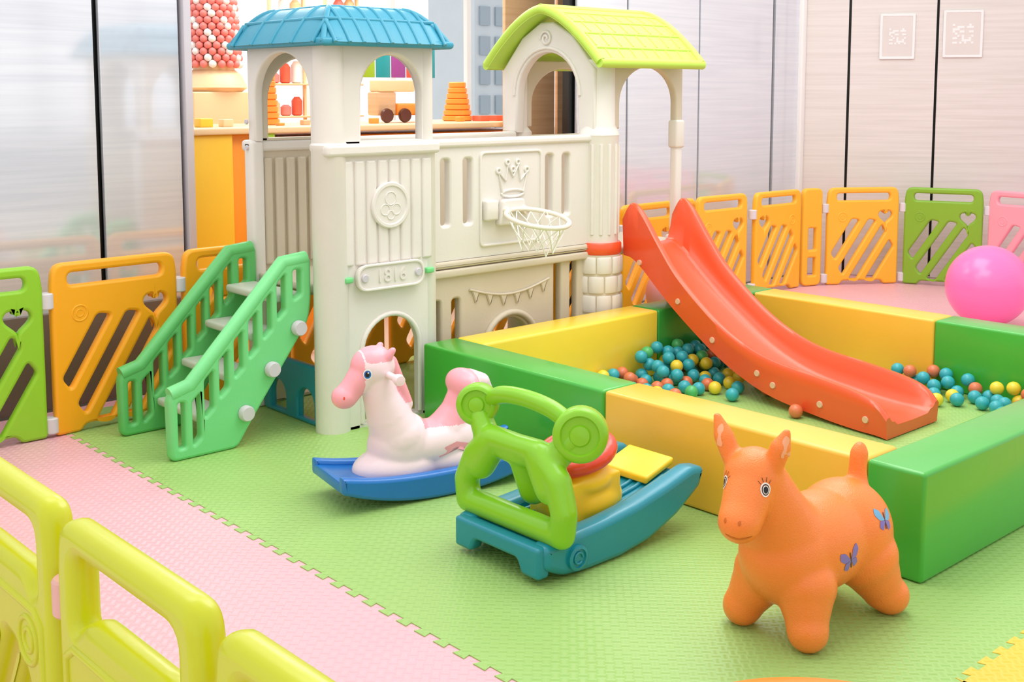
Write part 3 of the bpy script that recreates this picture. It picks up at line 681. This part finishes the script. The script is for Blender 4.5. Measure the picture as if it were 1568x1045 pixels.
while ts[-1]<6.5: ts.append(ts[-1]+.95)
for a,b in zip(ts[:-1],ts[1:]):
    p=s0+d*a;q=s0+d*b; wallpan(wr,p,q,M['wallr'])
def sign(name,px0,px1,z0,z1):
    a,b=pxpt(px0),pxpt(px1); print(name,a,b)
    p=s0+d*a-nrm*.025; w=b-a; g=grp(name,(p.x,p.y,z0))
    Mx=Matrix(((d.x,0,d.y,p.x),(d.y,0,-d.x,p.y),(0,1,0,0),(0,0,0,1)))
    panel('acrylic_frame',rrect(0,w,z0,z1,.01),[rrect(.02,w-.02,z0+.02,z1-.02,.005)],.012,.003,M['glass'],g,Mx)
    panel('sheet',rrect(.018,w-.018,z0+.018,z1-.018,.003),[],.006,.001,M['paper'],g,Mx)
    rn=random.Random(3); n=9; m_=(w-.14)/n
    for i in range(n):
        for j in range(n):
            if rn.random()<.5:
                x=.07+i*m_; zz=(z0+z1)/2-n*m_/2+j*m_
                panel('code_cell',[(x,zz),(x+m_,zz),(x+m_,zz+m_),(x,zz+m_)],[],.009,.0005,M['glass'],g,Mx,1)
sign('wall_sign',1338,1391,1.76,2.12); sign('wall_sign',1433,1493,1.77,2.14)
pc=grp('trim_1',(8.14,5.46,0)); box('white_trim',8.09,8.15,5.42,5.47,0,ZT,.01,M['pillar'],pc)
tr_=grp('trim_2',(2.73,5.45,0)); box('opening_jamb',2.71,2.75,5.43,5.57,0,ZT,.005,M['bolt'],tr_)
# glazed front of the hall, behind the viewpoint (mirrored in the polished wall panels)
wfr=grp('wall_front',(3,-5,0)); box('sill_wall',-4,12,-5.1,-5,0,.95,0,M['hall'],wfr); box('head_wall',-4,12,-5.1,-5,3.4,4.2,0,M['hall'],wfr)
for i in range(12): box('mullion',-4+i*1.4,-3.9+i*1.4,-5.05,-5,.95,3.4,0,M['hallm'],wfr)
box('transom',-4,12,-5.05,-5,2.5,2.58,0,M['hallm'],wfr)
# ---------------------------------------------------------------- shop beyond the opening
wp=grp('door_1',(5.9,5.9,0)); 
for a,b in ((5.40,5.90),(5.91,6.42)): wallpan(wp,(a,6.05),(b,6.05),M['wood'])
sc=grp('shop_counter',(4.3,6.6,0))
box('side_block',3.08,3.36,6.15,6.9,0,1.25,.01,M['cyellow'],sc); box('orange_block',3.36,3.56,6.2,6.9,0,1.25,.01,M['corange'],sc); box('green_edge',3.56,3.64,6.14,6.9,0,1.27,.01,M['cgreen'],sc)
box('long_body',3.64,5.9,6.3,6.9,0,1.22,.01,M['corange'],sc); box('counter_top',3.06,5.9,6.12,6.92,1.25,1.29,.01,M['ctop'],sc)
box('play_bench',2.85,3.6,5.66,5.95,0,.33,.02,M['corange'])
def conestack(c,n,r,name='stacking_cone'):
    prof=[]
    for i in range(n):
        z_=i*.04; rr_=r*(1-.5*i/n); prof+=[(rr_*.85,z_),(rr_,z_+.006),(rr_,z_+.034),(rr_*.85,z_+.04)]
    lathe(name,prof,c,M['cone'],None,24)
conestack((3.80,6.5,1.29),10,.075); conestack((5.36,6.5,1.29),7,.11)
tt=grp('toy_truck',(4.75,6.45,1.29))
box('cab',4.58,4.74,6.4,6.52,1.34,1.50,.015,M['wood'],tt); box('bed',4.74,5.0,6.38,6.54,1.34,1.42,.012,M['cone'],tt); box('roof_load',4.6,4.9,6.4,6.52,1.50,1.58,.01,M['ctop'],tt)
for x in (4.63,4.78,4.93): lathe('wheel',[(.001,-.015),(.045,-.015),(.05,0),(.045,.015),(.001,.015)],(x,6.36,1.34),M['brown'],tt,20,(0,1,0))
wbk=grp('wooden_blocks',(4,6.4,1.29)); rn=random.Random(5)
for i in range(14):
    x=3.2+i*.18+rn.random()*.05
    if 4.5<x<5.1: continue
    s=.04+rn.random()*.06; box('block',x,x+s,6.3,6.3+s,1.29,1.29+s*rn.uniform(.3,.7),.006,M[rn.choice(['ctop','cone','red2','wood','cyellow'])],wbk)
hb=grp('hanging_banner',(6,8,2))
for i,c in enumerate(['cgreen','btq','purple','red2','btq']): box('strip',5.55+i*.16,5.69+i*.16,7.98,8.0,1.62,2.0,.004,M[c],hb)
box('rod',5.5,6.4,7.98,8.0,2.0,2.02,.004,M['bolt'],hb)
lt=grp('lantern_display',(4.1,7.8,0))
box('display_plinth',3.85,4.4,7.6,8.1,0,1.5,.01,M['ctop'],lt)
bm=bmesh.new()
for k in range(22):
    R_=.185-.003*k
    for q in range(18):
        a=2*math.pi*(q+(k%2)*.5)/18
        res=bmesh.ops.create_icosphere(bm,subdivisions=2,radius=.029,matrix=Matrix.Translation((4.12+R_*math.cos(a),7.8+R_*math.sin(a),1.70+k*.045)))
        for f in {f for v in res['verts'] for f in v.link_faces}: f.material_index=0 if (q+k)%4 else 1; f.smooth=True
me=bpy.data.meshes.new('beads'); bm.to_mesh(me); bm.free(); add('lantern_beads',me,[M['pinkst'],M['white']],lt,smooth=False)
lathe('lantern_core',[(.20,1.5),(.24,1.53),(.20,1.62),(.15,1.66),(.13,2.7)],(4.12,7.8,0),M['ctop'],lt,24)
for gx in (4.75,5.25):
    sh=grp('display_shelf',(gx,7.9,0)); rn=random.Random(int(gx*10))
    for x in (gx-.16,gx+.14): box('upright',x,x+.02,7.8,7.83,0,2.3,.004,M['ctop'],sh)
    for zz in (.9,1.3,1.55,1.8,2.05,2.28):
        box('shelf_board',gx-.16,gx+.165,7.75,8.0,zz,zz+.015,.004,M['ctop'],sh)
        for q in range(3): 
            hh=rn.uniform(.08,.18); x=gx-.13+q*.1; lathe('goods',[(.025,0),(.042,.01),(.042,hh*.8),(.02,hh),(.001,hh)],(x+.03,7.85,zz+.015),M[rn.choice(['red2','cone','white','pinkst','ctop'])],sh,16)
wf=grp('window_1',(6,9.5,0))
box('sill_wall',-1,12,9.5,9.6,0,1.1,0,M['pillar'],wf); 
for x in range(0,12): box('mullion',x*1.0-.03,x*1.0+.03,9.5,9.56,1.1,4.0,.005,M['pillar'],wf)
box('transom',-1,12,9.5,9.56,2.55,2.61,.005,M['pillar'],wf)
bd=grp('distant_building',(10.5,12,0)); box('facade',10.2,11.4,12,13,0,4.5,0,M['bgblue'],bd)
for i in range(4):
    for j in range(9): box('facade_window',10.28+i*.28,10.46+i*.28,11.97,12,.4+j*.4,.65+j*.4,.0,M['bgdark'],bd)
# ---------------------------------------------------------------- light
w=bpy.data.worlds.new('World'); scene.world=w; w.use_nodes=True
w.node_tree.nodes['Background'].inputs[0].default_value=(1,.985,.98,1); w.node_tree.nodes['Background'].inputs[1].default_value=1.15
def area(name,loc,size,power,tgt,col=(1,.98,.95)):
    l=bpy.data.lights.new(name,'AREA'); l.energy=power; l.size=size; l.color=col; o=bpy.data.objects.new(name,l); COL.objects.link(o); o.location=loc
    o.rotation_euler=(Vector(tgt)-Vector(loc)).to_track_quat('-Z','Y').to_euler(); return o
area('shop_fill_light',(3.6,2.6,3.6),2.2,65,(3.6,2.6,0)); area('shop_fill_light',(5.8,4.0,3.6),2.0,50,(5.8,4,0)); area('shop_fill_light',(1.5,4.0,3.6),1.8,22,(1.8,4,0))
area('shop_fill_light',(4.8,7.4,3.5),2.4,110,(4.8,7.4,0),(1,.95,.88))  # added fill lamp, brightens the shop beyond the opening
# ---------------------------------------------------------------- camera
cam=bpy.data.cameras.new('camera'); co=bpy.data.objects.new('camera',cam); COL.objects.link(co); scene.camera=co
cam.sensor_width=36; cam.lens=1770/1568*36; cam.shift_y=-196/1568; cam.clip_start=.05
co.location=(0,0,1.5)
th=math.radians(6); f=Vector((.672*math.cos(th),.741*math.cos(th),-math.sin(th)))
co.rotation_euler=f.to_track_quat('-Z','Y').to_euler()
